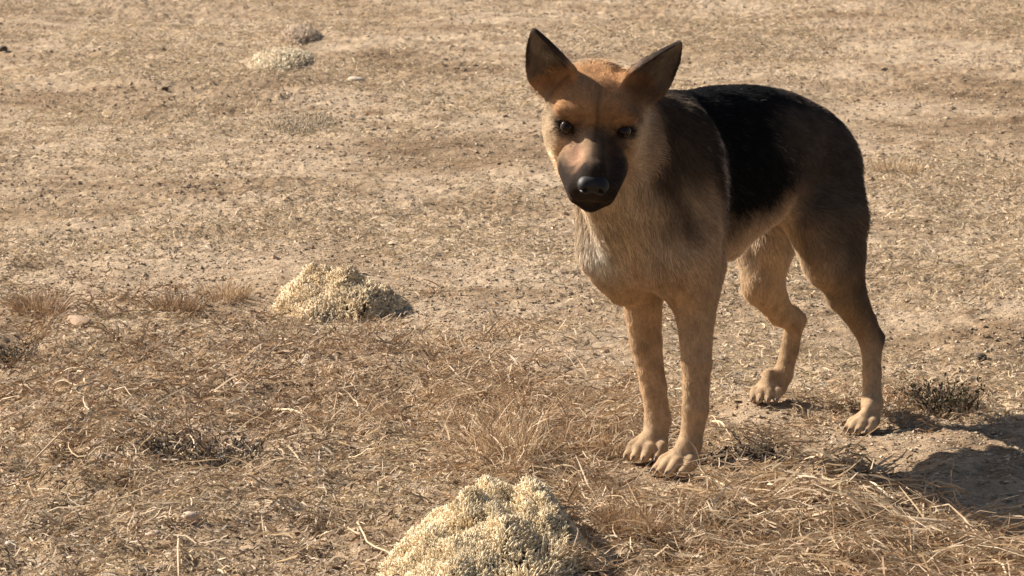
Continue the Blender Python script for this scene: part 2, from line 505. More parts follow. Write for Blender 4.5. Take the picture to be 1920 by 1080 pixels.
    D.chain([px(1455, 370, .62), px(1432, 470, .57), px(1431, 535, .55), px(1462, 585, .59), px(1489, 605, .63), px(1481, 655, .63), px(1468, 702, .615), px(1458, 728, .605)],
            [.068, .050, .038, .0235, .0175, .0155, .0170, .0165], .026)
    D.cone(px(1484, 578, .62), px(1500, 597, .63), .010, .0105, .012)
    # sheath and tail
    D.cone((.36, -.02, .365), (.26, 0, .345), .020, .024, .03)
    D.chain([np.array(q) for q in ((.60, 0, .465), (.655, -.01, .41), (.695, -.05, .36), (.69, -.095, .315), (.67, -.125, .295))], [.026, .030, .030, .026, .014], .02)
    # ---- paws
    for i, (x, y, d, kind) in enumerate(PAWS):
        c = w2body(pix(x, y, d)); zg = c[2]
        sc = .92 if kind == 'f' else .72
        turn = [RAD(4), RAD(-10), RAD(0), RAD(-22)][i]
        fw = np.array([-math.cos(turn), -math.sin(turn), 0]); sd = np.array([-fw[1], fw[0], 0])
        D.ell(c + fw * .002 + [0, 0, .021 * sc], (.034 * sc, .028 * sc, .018 * sc), .008)
        D.cone(c - fw * .018 + [0, 0, .060 * sc], c + fw * .018 + [0, 0, .026 * sc], .0165 * sc, .0165 * sc, .012)
        for o, ln in ((-.0270, .020), (-.0092, .034), (.0092, .034), (.0270, .020)):
            claw_at(c, sd, fw, o, ln, sc)
            D.chain([c + sd * o * .55 * sc - fw * .004 + [0, 0, .038 * sc], c + sd * o * sc + fw * ln * sc + [0, 0, .0225 * sc], c + sd * o * sc * 1.1 + fw * (ln + .026) * sc + [0, 0, .010 * sc]],
                    [.0110 * sc, .0112 * sc, .0085 * sc], .003)
    return D
DOG = make_dog_field()
BV, BQ = DOG.mesh()

TAN, CREAM, WHITE = (.43, .300, .190), (.58, .455, .315), (.78, .71, .60)
BLACK, DARK, ORANGE, BROWN = (.0046, .0044, .0046), (.040, .027, .020), (.42, .225, .105), (.23, .155, .100)
def ear_mask(hp):
    m = np.zeros(len(hp))
    for s, (eb, ea, eo, ew, eL) in EARS.items():
        dd = hp - eb
        m = np.maximum(m, sstep(-.05, .10, dd @ ea / eL) * (hp[:, 0] * s > .02) * (np.abs(dd @ ew) < .062) * (np.abs(dd @ eo) < .07))
    return m
def head_mask(hp):
    return np.maximum(sstep(-.13, -.085, hp[:, 1]) * sstep(.19, .165, np.linalg.norm(hp, axis=1)) * sstep(-.125, -.10, hp[:, 2]), ear_mask(hp))
def coat(Pb):
    """fur colour of the dog at body-frame points"""
    a, b, z = Pb.T
    hr, hf, hu = w2head(body2w(Pb)).T
    n1 = noise3(Pb, 28, 1); n2 = noise3(Pb, 70, 2); n3 = noise3(Pb, 150, 5)
    nn = n1 * .6 + n2 * .5 + n3 * .3
    c = np.tile(np.array(TAN), (len(Pb), 1))
    leg = sstep(.34, .24, z)
    c = mixc(c, (.53, .365, .220), leg)
    c = mixc(c, (.56, .40, .25), sstep(.09, .03, z) * .8)
    # pale chest, belly and inner thighs
    c = mixc(c, CREAM, sstep(.02, -.10, a) * sstep(.33, .38, z + nn * .03) * sstep(.60, .5, z) * .7)
    c = mixc(c, WHITE, np.exp(-(((a + .10) / .07) ** 2 + ((b + .040) / .040) ** 2 + ((z - .368) / .052) ** 2)) * np.clip(1.0 + nn, 0, 1))
    c = mixc(c, CREAM, sstep(.14, .3, a) * sstep(.42, .36, z) * sstep(.085, .05, np.abs(b)) * .6)
    c = mixc(c, (.58, .45, .31), sstep(.3, .4, a) * sstep(-.02, -.06, b) * sstep(.22, .3, z) * sstep(-.15, -.12, b) * .6)
    # brown overlay on shoulder and neck sides
    sh = sstep(-.20, -.08, a) * sstep(.13, .06, a) * sstep(.33, .47, z + nn * .05)
    c = mixc(c, BROWN, np.clip(sh * .55, 0, 1))
    # saddle
    zs = np.interp(a, [-.10, -.02, .05, .10, .21, .33, .42, .50, .57, .63, .72], [.60, .545, .43, .405, .425, .462, .470, .44, .38, .34, .34])
    sad = sstep(-.016, .018, z - zs + nn * .028) * sstep(-.06, .045, a + nn * .035)
    c = mixc(c, DARK, sstep(-.06, .0, z - zs + nn * .05) * sstep(-.10, .02, a + nn * .05) * .75)
    c = mixc(c, BLACK, sad)
    c = mixc(c, (.026, .020, .017), sad * sstep(.36, .46, a + nn * .05 + (z - .5) * .25))
    # neck mantle: dark along the crest, a dark streak down the neck side
    cr = sstep(.455, .525, z + nn * .03) * sstep(-.16, -.09, a) * sstep(.015, .045, b + np.maximum(0, z - .55) * 2) * sstep(.07, .0, a)
    c = mixc(c, (.026, .020, .0165), np.clip(cr, 0, 1) * .88)
    st = np.exp(-((a + .075 + (z - .45) * .55 + n1 * .02) / .020) ** 2) * sstep(.36, .43, z) * sstep(.02, .06, b)
    c = mixc(c, DARK, np.clip(st, 0, 1) * .75)
    # grey-tipped edge of the shoulder blade
    ge = np.exp(-((a - .050 - (.47 - z) * .12 + n2 * .008) / .012) ** 2) * sstep(.35, .41, z) * sstep(.60, .55, z) * sstep(.03, .06, np.abs(b))
    c = mixc(c, (.24, .20, .17), np.clip(ge * (.75 + n3), 0, 1))
    # dark outer hind thigh, running down the back of the leg
    az = np.interp(z, [.12, .18, .25, .32, .38, .45, .52], [.60, .525, .445, .40, .365, .32, .27])
    outer = np.where(b > 0, sstep(.050, .080, b), sstep(-.155, -.175, b))
    th_ = sstep(-.045, .075, a - az + nn * .05) * sstep(.10, .17, z) * outer
    c = mixc(c, (.066, .051, .041), np.clip(th_, 0, 1) * .88)
    hock = sstep(.35, .5, a) * np.exp(-((z - .155) / .035) ** 2) * sstep(.0, .03, a - np.where(b > 0, .575, .64))
    c = mixc(c, DARK, np.clip(hock, 0, 1) * .7)
    tail = sstep(.655, .675, a) * sstep(-.01, -.03, b)
    c = mixc(c, (.10, .062, .036), tail * .85)
    c = mixc(c, (.20, .12, .06), tail * sstep(.33, .27, z) * .6)
    # ---------------- head
    ar = np.abs(hr)
    hd = head_mask(np.stack([hr, hf, hu], -1))
    h = np.tile(np.array((.44, .30, .185)), (len(Pb), 1))
    h = mixc(h, ORANGE, sstep(-.005, .03, hu + nn * .02) * .9)                                # forehead
    h = mixc(h, (.50, .385, .265), sstep(.052, .078, ar + nn * .012) * sstep(.03, -.01, hu) * .95)  # pale cheeks
    h = mixc(h, (.50, .27, .15), np.exp(-((ar - .022) / .016) ** 2) * sstep(-.012, -.03, hu) * sstep(.075, .05, hf) * .8)
    ml = np.exp(-((hr + .002 * n1 * 3) / .0035) ** 2) * np.clip(.75 + 1.2 * n2, 0, 1) * sstep(-.04, .0, hf + .02) * sstep(-.02, .02, hu + .03)
    h = mixc(h, DARK, np.clip(ml * 1.0, 0, 1) * .55)
    h = mixc(h, DARK, np.exp(-((hr - .004) / .015) ** 2) * np.exp(-((hu - .008) / .020) ** 2) * .85)     # dark marking between the eyes, deepened with painted shade
    h = mixc(h, (.42, .22, .085), np.exp(-(((ar - .024) / .011) ** 2 + ((hu - .030) / .014) ** 2)) * .5)
    h = mixc(h, (.50, .29, .185), np.exp(-((ar - .026) / .018) ** 2) * sstep(-.002, -.02, hu) * sstep(-.03, .01, hf) * .75)
    h = mixc(h, (.24, .165, .11), sstep(.078, .100, hr + nn * .02) * .8)  # right ruff edge only, darkened as the side away from the sun
    h = mixc(h, (.16, .10, .068), np.exp(-(((ar - .055) / .022) ** 2 + ((hu - .004) / .020) ** 2)) * .35)
    # muzzle mask, set lower on the left to paint that side as sunlit
    mz = np.maximum(sstep(.066, .096, hf + nn * .022), sstep(.010, .050, hf + nn * .022) * sstep(-.006, -.032, hu + nn * .012 + .016 * sstep(.0, -.01, hr)))
    mz = mz * sstep(.0, -.015, hu)
    c2 = mixc(h, (.018, .014, .013), np.clip(mz, 0, 1) * .97)
    c2 = mixc(c2, DARK, np.exp(-(hr / .010) ** 2) * sstep(.0, .03, hf) * sstep(.0, -.012, hu) * .75)
    c2 = mixc(c2, (.028, .020, .016), sstep(.004, .014, hr + n1 * .006) * sstep(.060, .042, hr + nn * .006) * sstep(-.02, .02, hf) * sstep(.014, -.008, hu) * .88)  # right of the bridge darkened: shade of the unlit half painted in
    c2 = mixc(c2, (.13, .080, .052), sstep(.030, .065, hr + nn * .012) * sstep(-.005, .025, hu) * .8)  # right temple painted darker too, as the shaded side
    chin = sstep(.0, .04, hf) * sstep(-.078, -.088, hu)
    c2 = mixc(c2, (.022, .017, .015), chin * .95)
    # eyes: dark rims, dark inner corners
    ed = np.sqrt(((ar - .047) / 1.18) ** 2 + (hu + .001) ** 2)
    c2 = mixc(c2, (.018, .013, .011), np.maximum(sstep(.0150, .0115, ed + n2 * .003), .62 * sstep(.027, .012, ed + n2 * .010 + n1 * .006)))
    inn = np.exp(-(((ar - .027) / .015) ** 2 + ((hu - .010 + n1 * .004) / .015) ** 2))
    c2 = mixc(c2, (.060, .036, .024), np.clip(inn, 0, 1) * .7)
    c2 = mixc(c2, (.07, .042, .03), np.exp(-((ar - .026 - hf * .1) / .011) ** 2) * sstep(-.01, .01, hf) * sstep(.07, .045, hf) * sstep(-.004, -.016, hu) * .55 * np.clip(.8 + nn, 0, 1))
    # ears: dark brown inside, tan rim at the base outside
    for s, (eb, ea, eo, ew, eL) in EARS.items():
        dd = np.stack([hr, hf, hu], -1) - eb
        U_, T_, W_ = dd @ ea / eL, dd @ eo, (dd @ ew) * (1 if s > 0 else -1)
        on = sstep(-.06, .09, U_ + nn * .06) * sstep(.046, .060, hr * s + nn * .006) * sstep(.030, .045, hu + nn * .006) * (np.abs(W_) < .056) * sstep(-.055, -.04, T_)
        c2 = mixc(c2, (.165, .135, .112), on * .95)
        c2 = mixc(c2, (.03, .021, .017), on * sstep(.28, .45, U_) * sstep(.65, .9, np.abs(W_) / (.055 * np.clip(1.05 - U_, .1, 1))) * .9)
        mid_ = on * np.exp(-((W_ / .016) ** 2 + ((U_ - .38) / .22) ** 2)) * sstep(-.004, .004, T_ + .012)
        c2 = mixc(c2, (.36, .31, .26), np.clip(mid_ * (.8 + nn * 1.8), 0, 1) * (.95 if s < 0 else .3))
        c2 = mixc(c2, (.14, .085, .055), on * sstep(.02, .04, np.abs(W_)) * sstep(.8, .4, U_) * sstep(.1, .3, U_) * .4)
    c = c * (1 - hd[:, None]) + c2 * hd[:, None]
    c = c * (1 + .32 * n2 + .26 * n3 + .22 * noise3(Pb, 260, 9))[:, None]
    return np.clip(c, .004, .85)

def fur_len(Pb):
    a, b, z = Pb.T
    hp = w2head(body2w(Pb)); hr, hf, hu = hp.T
    L = np.full(len(Pb), .022)
    L = np.interp(z, [.03, .08, .14, .30, .36], [.0035, .006, .008, .010, .017])
    L = L + .005 * sstep(-.05, -.13, a) * sstep(.3, .36, z)
    L = L + .008 * sstep(.45, .6, a) * sstep(.25, .32, z)
    inh = head_mask(hp)
    hl = np.full(len(Pb), .008)
    hl = hl + .0045 * sstep(-.02, -.07, hf) * sstep(.03, -.01, hu)
    hl = np.where(hf > .03, .0042, hl)
    for s, (eb, ea, eo, ew, eL) in EARS.items():
        dd = hp - eb
        U_ = dd @ ea / eL; front = dd @ eo > -.026 * (1 - np.clip(U_, 0, 1)) + .004
        hl = np.where((U_ > .12) & (hr * s > .02) & (np.abs(dd @ ew) < .056), .0045, hl)
        hl = np.where(front & (U_ > -.05) & (U_ < .55) & (hr * s > .02) & (np.abs(dd @ ew) < .024), .014, hl)
    L = L * (1 - inh) + hl * inh
    return L
def flow(Pb):
    a, b, z = Pb.T
    hp = w2head(body2w(Pb)); hr, hf, hu = hp.T
    d = np.tile(np.array([.85, 0, -.55]), (len(Pb), 1))
    lg = sstep(.36, .28, z)[:, None]
    d = d * (1 - lg) + np.array([.15, 0, -1.0]) * lg
    nk = (sstep(.0, -.10, a) * (1 - lg[:, 0]))[:, None]
    d = d * (1 - nk) + np.array([.35, 0, -.9]) * nk
    inh = head_mask(hp)[:, None]
    dh = np.stack([np.sign(hr) * sstep(.0, .06, np.abs(hr)) * .7, np.full(len(hr), -.9), np.where(hu > .02, .4, -.35)], -1)
    er = ear_mask(hp)[:, None]
    dh = dh * (1 - er) + np.stack([np.sign(hr) * .45, np.zeros(len(hr)), np.ones(len(hr))], -1) * er
    d = d * (1 - inh) + (dh @ MH) * inh
    return norm(d)

def make_fur(n):
    T = np.concatenate([BQ[:, [0, 1, 2]], BQ[:, [0, 2, 3]]])
    A, B, C = BV[T[:, 0]], BV[T[:, 1]], BV[T[:, 2]]
    ar = np.linalg.norm(np.cross(B - A, C - A), axis=1) / 2
    ctr = (A + B + C) / 3
    wgt = ar * np.clip(.016 / fur_len(ctr), .7, 2.6)
    pick = rng.choice(len(T), n, p=wgt / wgt.sum())
    r1 = np.sqrt(rng.random(n)); r2 = rng.random(n)
    P = A[pick] * (1 - r1)[:, None] + B[pick] * (r1 * (1 - r2))[:, None] + C[pick] * (r1 * r2)[:, None]
    hp = w2head(body2w(P)); hr, hf, hu = hp.T
    eye = np.sqrt((np.abs(hr) - .047) ** 2 + (hf - .010) ** 2 + (hu + .001) ** 2) < .0140
    nose = np.sqrt(hr ** 2 + (hf - .118) ** 2 + (hu + .042) ** 2) < .022
    P = P[~(eye | nose) & (P[:, 2] > .004)]
    n = len(P)
    N = DOG.normal(P)
    L = fur_len(P) * rng.uniform(.6, 1.25, n)
    d = flow(P) + .22 * np.stack([noise3(P, 40, 11), noise3(P, 40, 12), noise3(P, 40, 13)], -1) * 2 + rng.normal(0, .13, (n, 3))
    d = d - N * (d * N).sum(1, keepdims=True); d = norm(d)
    lift = np.radians(rng.uniform(6, 22, n) * np.interp(L, [.004, .02], [.5, 1.0]))
    d1 = norm(d * np.cos(lift)[:, None] + N * np.sin(lift)[:, None])
    d2 = norm(d * np.cos(lift * .35)[:, None] + N * np.sin(lift * .35)[:, None] + np.array([0, 0, -.12]))
    p0 = P - N * .0012; p1 = P + d1 * (L * .5)[:, None]; p2 = p1 + d2 * (L * .5)[:, None]
    wd = norm(np.cross(N, d))
    wr = np.clip(L * .040, .00022, .00070)
    V, Q, sid = ribbons(np.stack([p0, p1, p2], 1), wd[:, None, :], np.stack([wr, wr * .8, wr * .12], 1))
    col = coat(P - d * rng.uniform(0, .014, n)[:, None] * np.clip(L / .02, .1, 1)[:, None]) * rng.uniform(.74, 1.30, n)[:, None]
    gh = (rng.random(n) < .05) & (col.mean(1) < .03)
    col[gh] = col[gh] * rng.uniform(2, 7, (gh.sum(), 1))
    tip = np.tile(np.array([.85, .85, 1.0, 1.0, 1.18, 1.18]), n)[:, None]
    # some black hairs are pale at the tip
    return V, Q, np.clip(col[sid] * tip, .003, .9), norm(N + .42 * np.stack([noise3(P, 95, 21), noise3(P, 95, 22), noise3(P, 95, 23)], -1) + rng.normal(0, .10, (n, 3)))[sid]
FV, FQ, FC, FN = make_fur(300000)
fur_mat = mat_attr('dog_fur', rough=.85, spec=.07, nscale=180, namp=.10, trans=.14, sheen=1.0)
dog_loc = (OX + .17, .24, 0.0)
V = body2w(np.concatenate([BV, FV])); 
Nb = np.concatenate([DOG.normal(BV), FN])
Nw = np.stack([Nb[:, 0] * SY + Nb[:, 1] * CY, Nb[:, 0] * CY - Nb[:, 1] * SY, Nb[:, 2]], -1)
# (a,b) -> world is a rotation with a flip, so turn the faces over if needed
det = SY * (-SY) - CY * CY
FQ2 = FQ; BQ2 = BQ[:, ::-1] if det < 0 else BQ
# ribbons: orient every face towards its own normal
fv = body2w(FV); q = FQ.reshape(-1, 4)
fn = np.cross(fv[q[:, 1]] - fv[q[:, 0]], fv[q[:, 3]] - fv[q[:, 0]])
flip = (fn * Nw[len(BV):][q[:, 0]]).sum(1) < 0
q[flip] = q[flip][:, ::-1]
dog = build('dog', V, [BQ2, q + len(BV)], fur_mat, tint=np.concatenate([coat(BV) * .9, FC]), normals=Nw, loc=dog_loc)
tag(dog, 'tan and black shepherd dog standing alert, facing the viewer with ears up', 'dog')

# eyes, nose
def uv_sphere(c, r, seg=24, rings=14, axes=None):
    th = np.linspace(0, math.pi, rings + 1); ph = np.arange(seg) * 2 * math.pi / seg
    P = np.stack([np.sin(th)[:, None] * np.cos(ph), np.sin(th)[:, None] * np.sin(ph), np.cos(th)[:, None] * np.ones(seg)], -1).reshape(-1, 3)
    i = (np.arange(rings)[:, None] * seg + np.arange(seg)[None, :]).ravel(); j = (np.arange(rings)[:, None] * seg + (np.arange(seg)[None, :] + 1) % seg).ravel()
    Qd = np.stack([i, i + seg, j + seg, j], -1)
    return np.asarray(c) + P * r, Qd
def eye_material():
    m, t, n, l, b = mat('dog_eye')
    tc = n.new('ShaderNodeTexCoord')
    nv = n.new('ShaderNodeVectorMath'); nv.operation = 'NORMALIZE'; l.new(tc.outputs['Object'], nv.inputs[0])
    dt = n.new('ShaderNodeVectorMath'); dt.operation = 'DOT_PRODUCT'; l.new(nv.outputs[0], dt.inputs[0])
    g = v_ * .95 + HF * .25; dt.inputs[1].default_value = tuple(g / np.linalg.norm(g))
    nz = n.new('ShaderNodeTexNoise'); nz.inputs['Scale'].default_value = 700; l.new(tc.outputs['Object'], nz.inputs['Vector'])
    ad = n.new('ShaderNodeMath'); ad.operation = 'MULTIPLY_ADD'; ad.inputs[1].default_value = .03; l.new(nz.outputs['Fac'], ad.inputs[0]); l.new(dt.outputs['Value'], ad.inputs[2])
    r = n.new('ShaderNodeValToRGB'); e = r.color_ramp.elements
    for _ in range(3): e.new(.5)
    for q, (p_, c_) in zip(e, [(.50, (.05, .04, .035)), (.62, (.008, .005, .004)), (.74, (.030, .015, .008)), (.90, (.022, .011, .006)), (.945, (.004, .003, .003))]):
        q.position = p_; q.color = (*c_, 1)
    l.new(ad.outputs[0], r.inputs['Fac']); l.new(r.outputs[0], b.inputs['Base Color'])
    b.inputs['Roughness'].default_value = .07; b.inputs['Specular IOR Level'].default_value = .25
    return m
em = eye_material()
for s in (-1, 1):
    c = head_w(np.array([s * .0465, .0010, -.0012]))
    Vv, Qq = uv_sphere(c, .0114)
    build('eye', Vv, [Qq], em, parent=dog, loc=tuple(c))
def claw_material():
    m, t, n, l, b = mat('claw_horn')
    tc = n.new('ShaderNodeTexCoord'); nz = n.new('ShaderNodeTexNoise'); nz.inputs['Scale'].default_value = 250
    l.new(tc.outputs['Object'], nz.inputs['Vector'])
    r = n.new('ShaderNodeValToRGB'); r.color_ramp.elements[0].color = (.10, .075, .055, 1); r.color_ramp.elements[1].color = (.24, .18, .13, 1)
    l.new(nz.outputs['Fac'], r.inputs['Fac']); l.new(r.outputs[0], b.inputs['Base Color']); b.inputs['Roughness'].default_value = .5
    return m
cm = claw_material()
for tri in CLAWS:
    Pw = body2w(np.array(tri))
    Vt, Ft = tube(Pw, np.array([.0027, .0020, .0007]), 6)
    build('claw', Vt, Ft, cm, parent=dog, loc=tuple(Pw[0]))
def nose_mesh():
    Nf = Field((-.035, -.03, -.03), (.035, .03, .03), .0011)       # r, f, u around the nose centre
    Nf.ell((0, 0, .004), (.0235, .017, .0155), .006)
    Nf.ell((0, -.004, -.008), (.015, .014, .012), .008)
    for s in (-1, 1):
        Nf.ell((s * .0135, .003, .001), (.0115, .0145, .012), .006)
        Nf.cone((s * .0105, .020, .000), (s * .014, .006, .001), .0042, .003, .003, cut=True)
        Nf.cone((s * .0135, .017, -.002), (s * .022, .006, -.004), .0022, .002, .003, cut=True)
    Nf.cone((0, .0185, .006), (0, .013, -.016), .0011, .0011, .002, cut=True)
    return Nf.mesh()
NV, NQ = nose_mesh()
NVw = head_w(NV + np.array([0, .119, -.0405]))
def nose_material():
    m, t, n, l, b = mat('dog_nose')
    tc = n.new('ShaderNodeTexCoord'); vo = n.new('ShaderNodeTexVoronoi'); vo.inputs['Scale'].default_value = 900
    l.new(tc.outputs['Object'], vo.inputs['Vector'])
    bp = n.new('ShaderNodeBump'); bp.inputs['Strength'].default_value = .4; bp.inputs['Distance'].default_value = .0006
    l.new(vo.outputs['Distance'], bp.inputs['Height']); l.new(bp.outputs[0], b.inputs['Normal'])
    r = n.new('ShaderNodeValToRGB'); r.color_ramp.elements[0].color = (.006, .006, .0065, 1); r.color_ramp.elements[1].color = (.014, .0135, .014, 1)
    l.new(vo.outputs['Distance'], r.inputs['Fac']); l.new(r.outputs[0], b.inputs['Base Color'])
    b.inputs['Roughness'].default_value = .50; b.inputs['Specular IOR Level'].default_value = .32
    return m
build('nose', NVw, [NQ if np.linalg.det(np.stack([HR, HF, HU])) > 0 else NQ[:, ::-1]], nose_material(), parent=dog, loc=tuple(head_w(np.array([0, .119, -.04]))))

# ================================================================== STRAW, GRASS LITTER, STONES
PALE = np.array((.66, .52, .345)); STRAW = np.array((.49, .355, .22)); RUST = np.array((.34, .20, .105)); GREY = np.array((.42, .35, .275)); UMB = np.array((.17, .105, .065))
def straw_field(n, px, py, sx, sy, length, lift, elev, pal, wid, az=None, clump=0.0):
    """n bent stalks scattered round a spot of the ground"""
    c = gp(px, py)
    e1 = gp(px + sx, py); rx = abs(e1[0] - c[0])
    ya, yb = gp(px, py - sy)[1], gp(px, min(py + sy, 1300))[1]
    x = rng.normal(c[0], rx, n); y = rng.normal(c[1], abs(ya - yb) / 2, n)
    if clump:
        k = max(4, n // 60); cx, cy = rng.normal(c[0], rx, k), rng.normal(c[1], abs(ya - yb) / 2, k)
        g = rng.integers(0, k, n); m = rng.random(n) < clump
        x = np.where(m, cx[g] + rng.normal(0, .018, n), x); y = np.where(m, cy[g] + rng.normal(0, .018, n), y)
    sh_ = (x > .60) & (y > -.13 - (x - .64) * 3.8) & (y < .42) & (rng.random(n) < .92)      # the ground by the hind paw is nearly bare
    x, y = x[~sh_], y[~sh_]
    return stalks(x, y, length, lift, elev, pal, wid, az)
def stalks(x, y, length, lift, elev, pal, wid, az=None):
    ok = np.ones(len(x), bool)
    for fx, fy, fz in PADS:
        ok &= ((x - fx + .03) / .075) ** 2 + ((y - fy + .09) / .17) ** 2 > rng.uniform(.5, 1.2, len(x))
    x, y = x[ok], y[ok]
    n = len(x); k = 5
    a = rng.uniform(0, 2 * math.pi, n) if az is None else rng.normal(az[0], az[1], n)
    L = rng.uniform(length[0], length[1], n) * rng.uniform(.5, 1, n)
    el = np.radians(rng.uniform(elev[0], elev[1], n))
    turn = rng.normal(0, .55, n); s = np.linspace(0, 1, k)
    ang = a[:, None] + turn[:, None] * (s[None, :] - .5) * 1.6
    st = (L / (k - 1))[:, None] * np.cos(el)[:, None]
    X = x[:, None] + np.concatenate([np.zeros((n, 1)), np.cumsum(np.cos(ang)[:, 1:] * st, 1)], 1)
    Y = y[:, None] + np.concatenate([np.zeros((n, 1)), np.cumsum(np.sin(ang)[:, 1:] * st, 1)], 1)
    hit = np.zeros(n, bool)
    for fx, fy, fz in PADS:
        hit |= ((((X - fx + .015) / .05) ** 2 + ((Y - fy + .03) / .11) ** 2) < 1).any(1)
    X, Y, el, L, a = X[~hit], Y[~hit], el[~hit], L[~hit], a[~hit]; n = len(X)
    l0 = rng.uniform(lift[0], lift[1], n)
    rise = np.sin(el) * L
    droop = rng.uniform(.1, .9, n)
    Z = gz(X.ravel(), Y.ravel()).reshape(n, k) + l0[:, None] + rise[:, None] * (s - droop[:, None] * s * s)[:, :] + rng.normal(0, .0015, (n, k))
    P = np.stack([X, Y, Z], -1)
    Tg = norm(np.gradient(P, axis=1))
    ref = norm(rng.normal(0, 1, (n, 3)) + np.array([0, 0, .2]))
    Wd = norm(np.cross(Tg, np.repeat(ref[:, None], k, 1)))
    ww = rng.uniform(wid[0], wid[1], n)
    prof = np.array([.9, 1, 1, .8, .35])
    V, Qd, sid = ribbons(P, Wd, ww[:, None] * prof[None, :])
    wts = rng.dirichlet(np.array([.35] * len(pal)), n)
    col = (wts @ np.array(pal)) * rng.uniform(.5, 1.35, n)[:, None]
    return V, Qd, col[sid]
def join(parts):
    Vs, Qs, Cs, o = [], [], [], 0
    for v, q_, c in parts:
        Vs.append(v); Qs.append(q_ + o); Cs.append(c); o += len(v)
    return np.concatenate(Vs), np.concatenate(Qs), np.concatenate(Cs)
straw_mat = mat_attr('dry_straw', rough=.6, spec=.3, trans=.22, nscale=25, namp=.15)

UMB2 = UMB * .7
parts = []
P1 = [PALE, STRAW, RUST]; P2 = [STRAW, RUST, UMB]; P3 = [PALE, GREY, STRAW]
# loose straw bank in the right foreground
parts.append(straw_field(3200, 1520, 985, 240, 65, (.02, .08), (.0, .006), (0, 12), [UMB, UMB2, RUST], (.0008, .0020)))  # dark understory, standing in for shade in the gaps between stalks
parts.append(straw_field(5000, 1500, 985, 220, 60, (.025, .11), (.0, .02), (0, 32), P1, (.0007, .0018)))
parts.append(straw_field(230, 1520, 975, 230, 60, (.06, .17), (.02, .04), (0, 28), [PALE, PALE, STRAW], (.0011, .0021)))
parts.append(straw_field(3000, 1250, 985, 150, 70, (.03, .11), (.0, .03), (5, 60), [STRAW, RUST, PALE], (.0005, .0011), clump=.7))
parts.append(straw_field(1500, 1800, 1050, 140, 45, (.06, .20), (.0, .03), (0, 35), P1, (.0007, .0017)))
# round the front paws and behind the near cushion plant
parts.append(straw_field(3600, 1060, 800, 130, 70, (.025, .10), (.0, .016), (0, 40), [STRAW, RUST, RUST, PALE], (.0005, .0012), clump=.5))
parts.append(straw_field(1100, 960, 850, 50, 30, (.05, .13), (.0, .02), (30, 75), [PALE, STRAW, RUST], (.0006, .0013), clump=.5))
parts.append(straw_field(500, 1480, 800, 120, 25, (.02, .07), (.0, .006), (0, 30), [STRAW, RUST], (.0005, .0012)))
# brown mat over the left foreground
parts.append(straw_field(6000, 420, 760, 330, 90, (.015, .065), (.0, .016), (0, 45), [STRAW, GREY, UMB, RUST], (.0006, .0019), clump=.5))
parts.append(straw_field(3000, 150, 800, 160, 90, (.015, .07), (.0, .016), (0, 45), [STRAW, UMB, PALE, RUST], (.0006, .0019), clump=.5))
parts.append(straw_field(3600, 350, 990, 330, 80, (.012, .06), (.0, .012), (0, 45), [STRAW, PALE, UMB, GREY], (.0006, .0019), clump=.45))
parts.append(straw_field(3200, 740, 740, 150, 60, (.015, .07), (.0, .016), (0, 55), [STRAW, RUST, PALE], (.0005, .0015), clump=.6))
parts.append(straw_field(2200, 100, 600, 200, 45, (.015, .06), (.0, .016), (0, 55), [STRAW, RUST, UMB], (.0005, .0015), clump=.7))
parts.append(straw_field(500, 400, 880, 380, 120, (.06, .14), (.004, .02), (0, 35), [PALE, PALE, STRAW], (.0007, .0014)))
parts.append(straw_field(1800, 820, 640, 260, 40, (.015, .05), (.0, .01), (0, 60), [STRAW, RUST, PALE], (.0005, .0012), clump=.6))
parts.append(straw_field(1100, 1700, 768, 90, 25, (.015, .05), (.0, .012), (0, 50), [STRAW, RUST], (.0005, .0014), clump=.4))
V, Qd, C = join(parts)
o = build('dry_straw', V, [Qd], straw_mat, tint=C, smooth=False)
tag(o, 'loose dry straw and dead grass stalks matted over the foreground', 'straw', kind='stuff')

# short dead stubble over the whole flat
n = 300000
yy = -1.35 + 13.5 * rng.random(n) ** 1.25
xx = rng.uniform(-1, 1, n) * (1.7 + (yy + 1.35) * .17)
keep = vnoise(xx * 2.0, yy * 1.2, 31) + .6 * vnoise(xx * 6, yy * 3, 32) + rng.normal(0, .10, n) > .0
xx, yy = xx[keep], yy[keep]
V, Qd, C = stalks(xx, yy, (.012, .05), (0, .004), (0, 38), [STRAW, PALE, PALE, GREY, (.45, .36, .20)], (.0007, .0016))
o = build('dead_grass', V, [Qd], straw_mat, tint=C, smooth=False)
tag(o, 'thin cover of short dead grass on the bare earth', 'dead grass', kind='stuff')

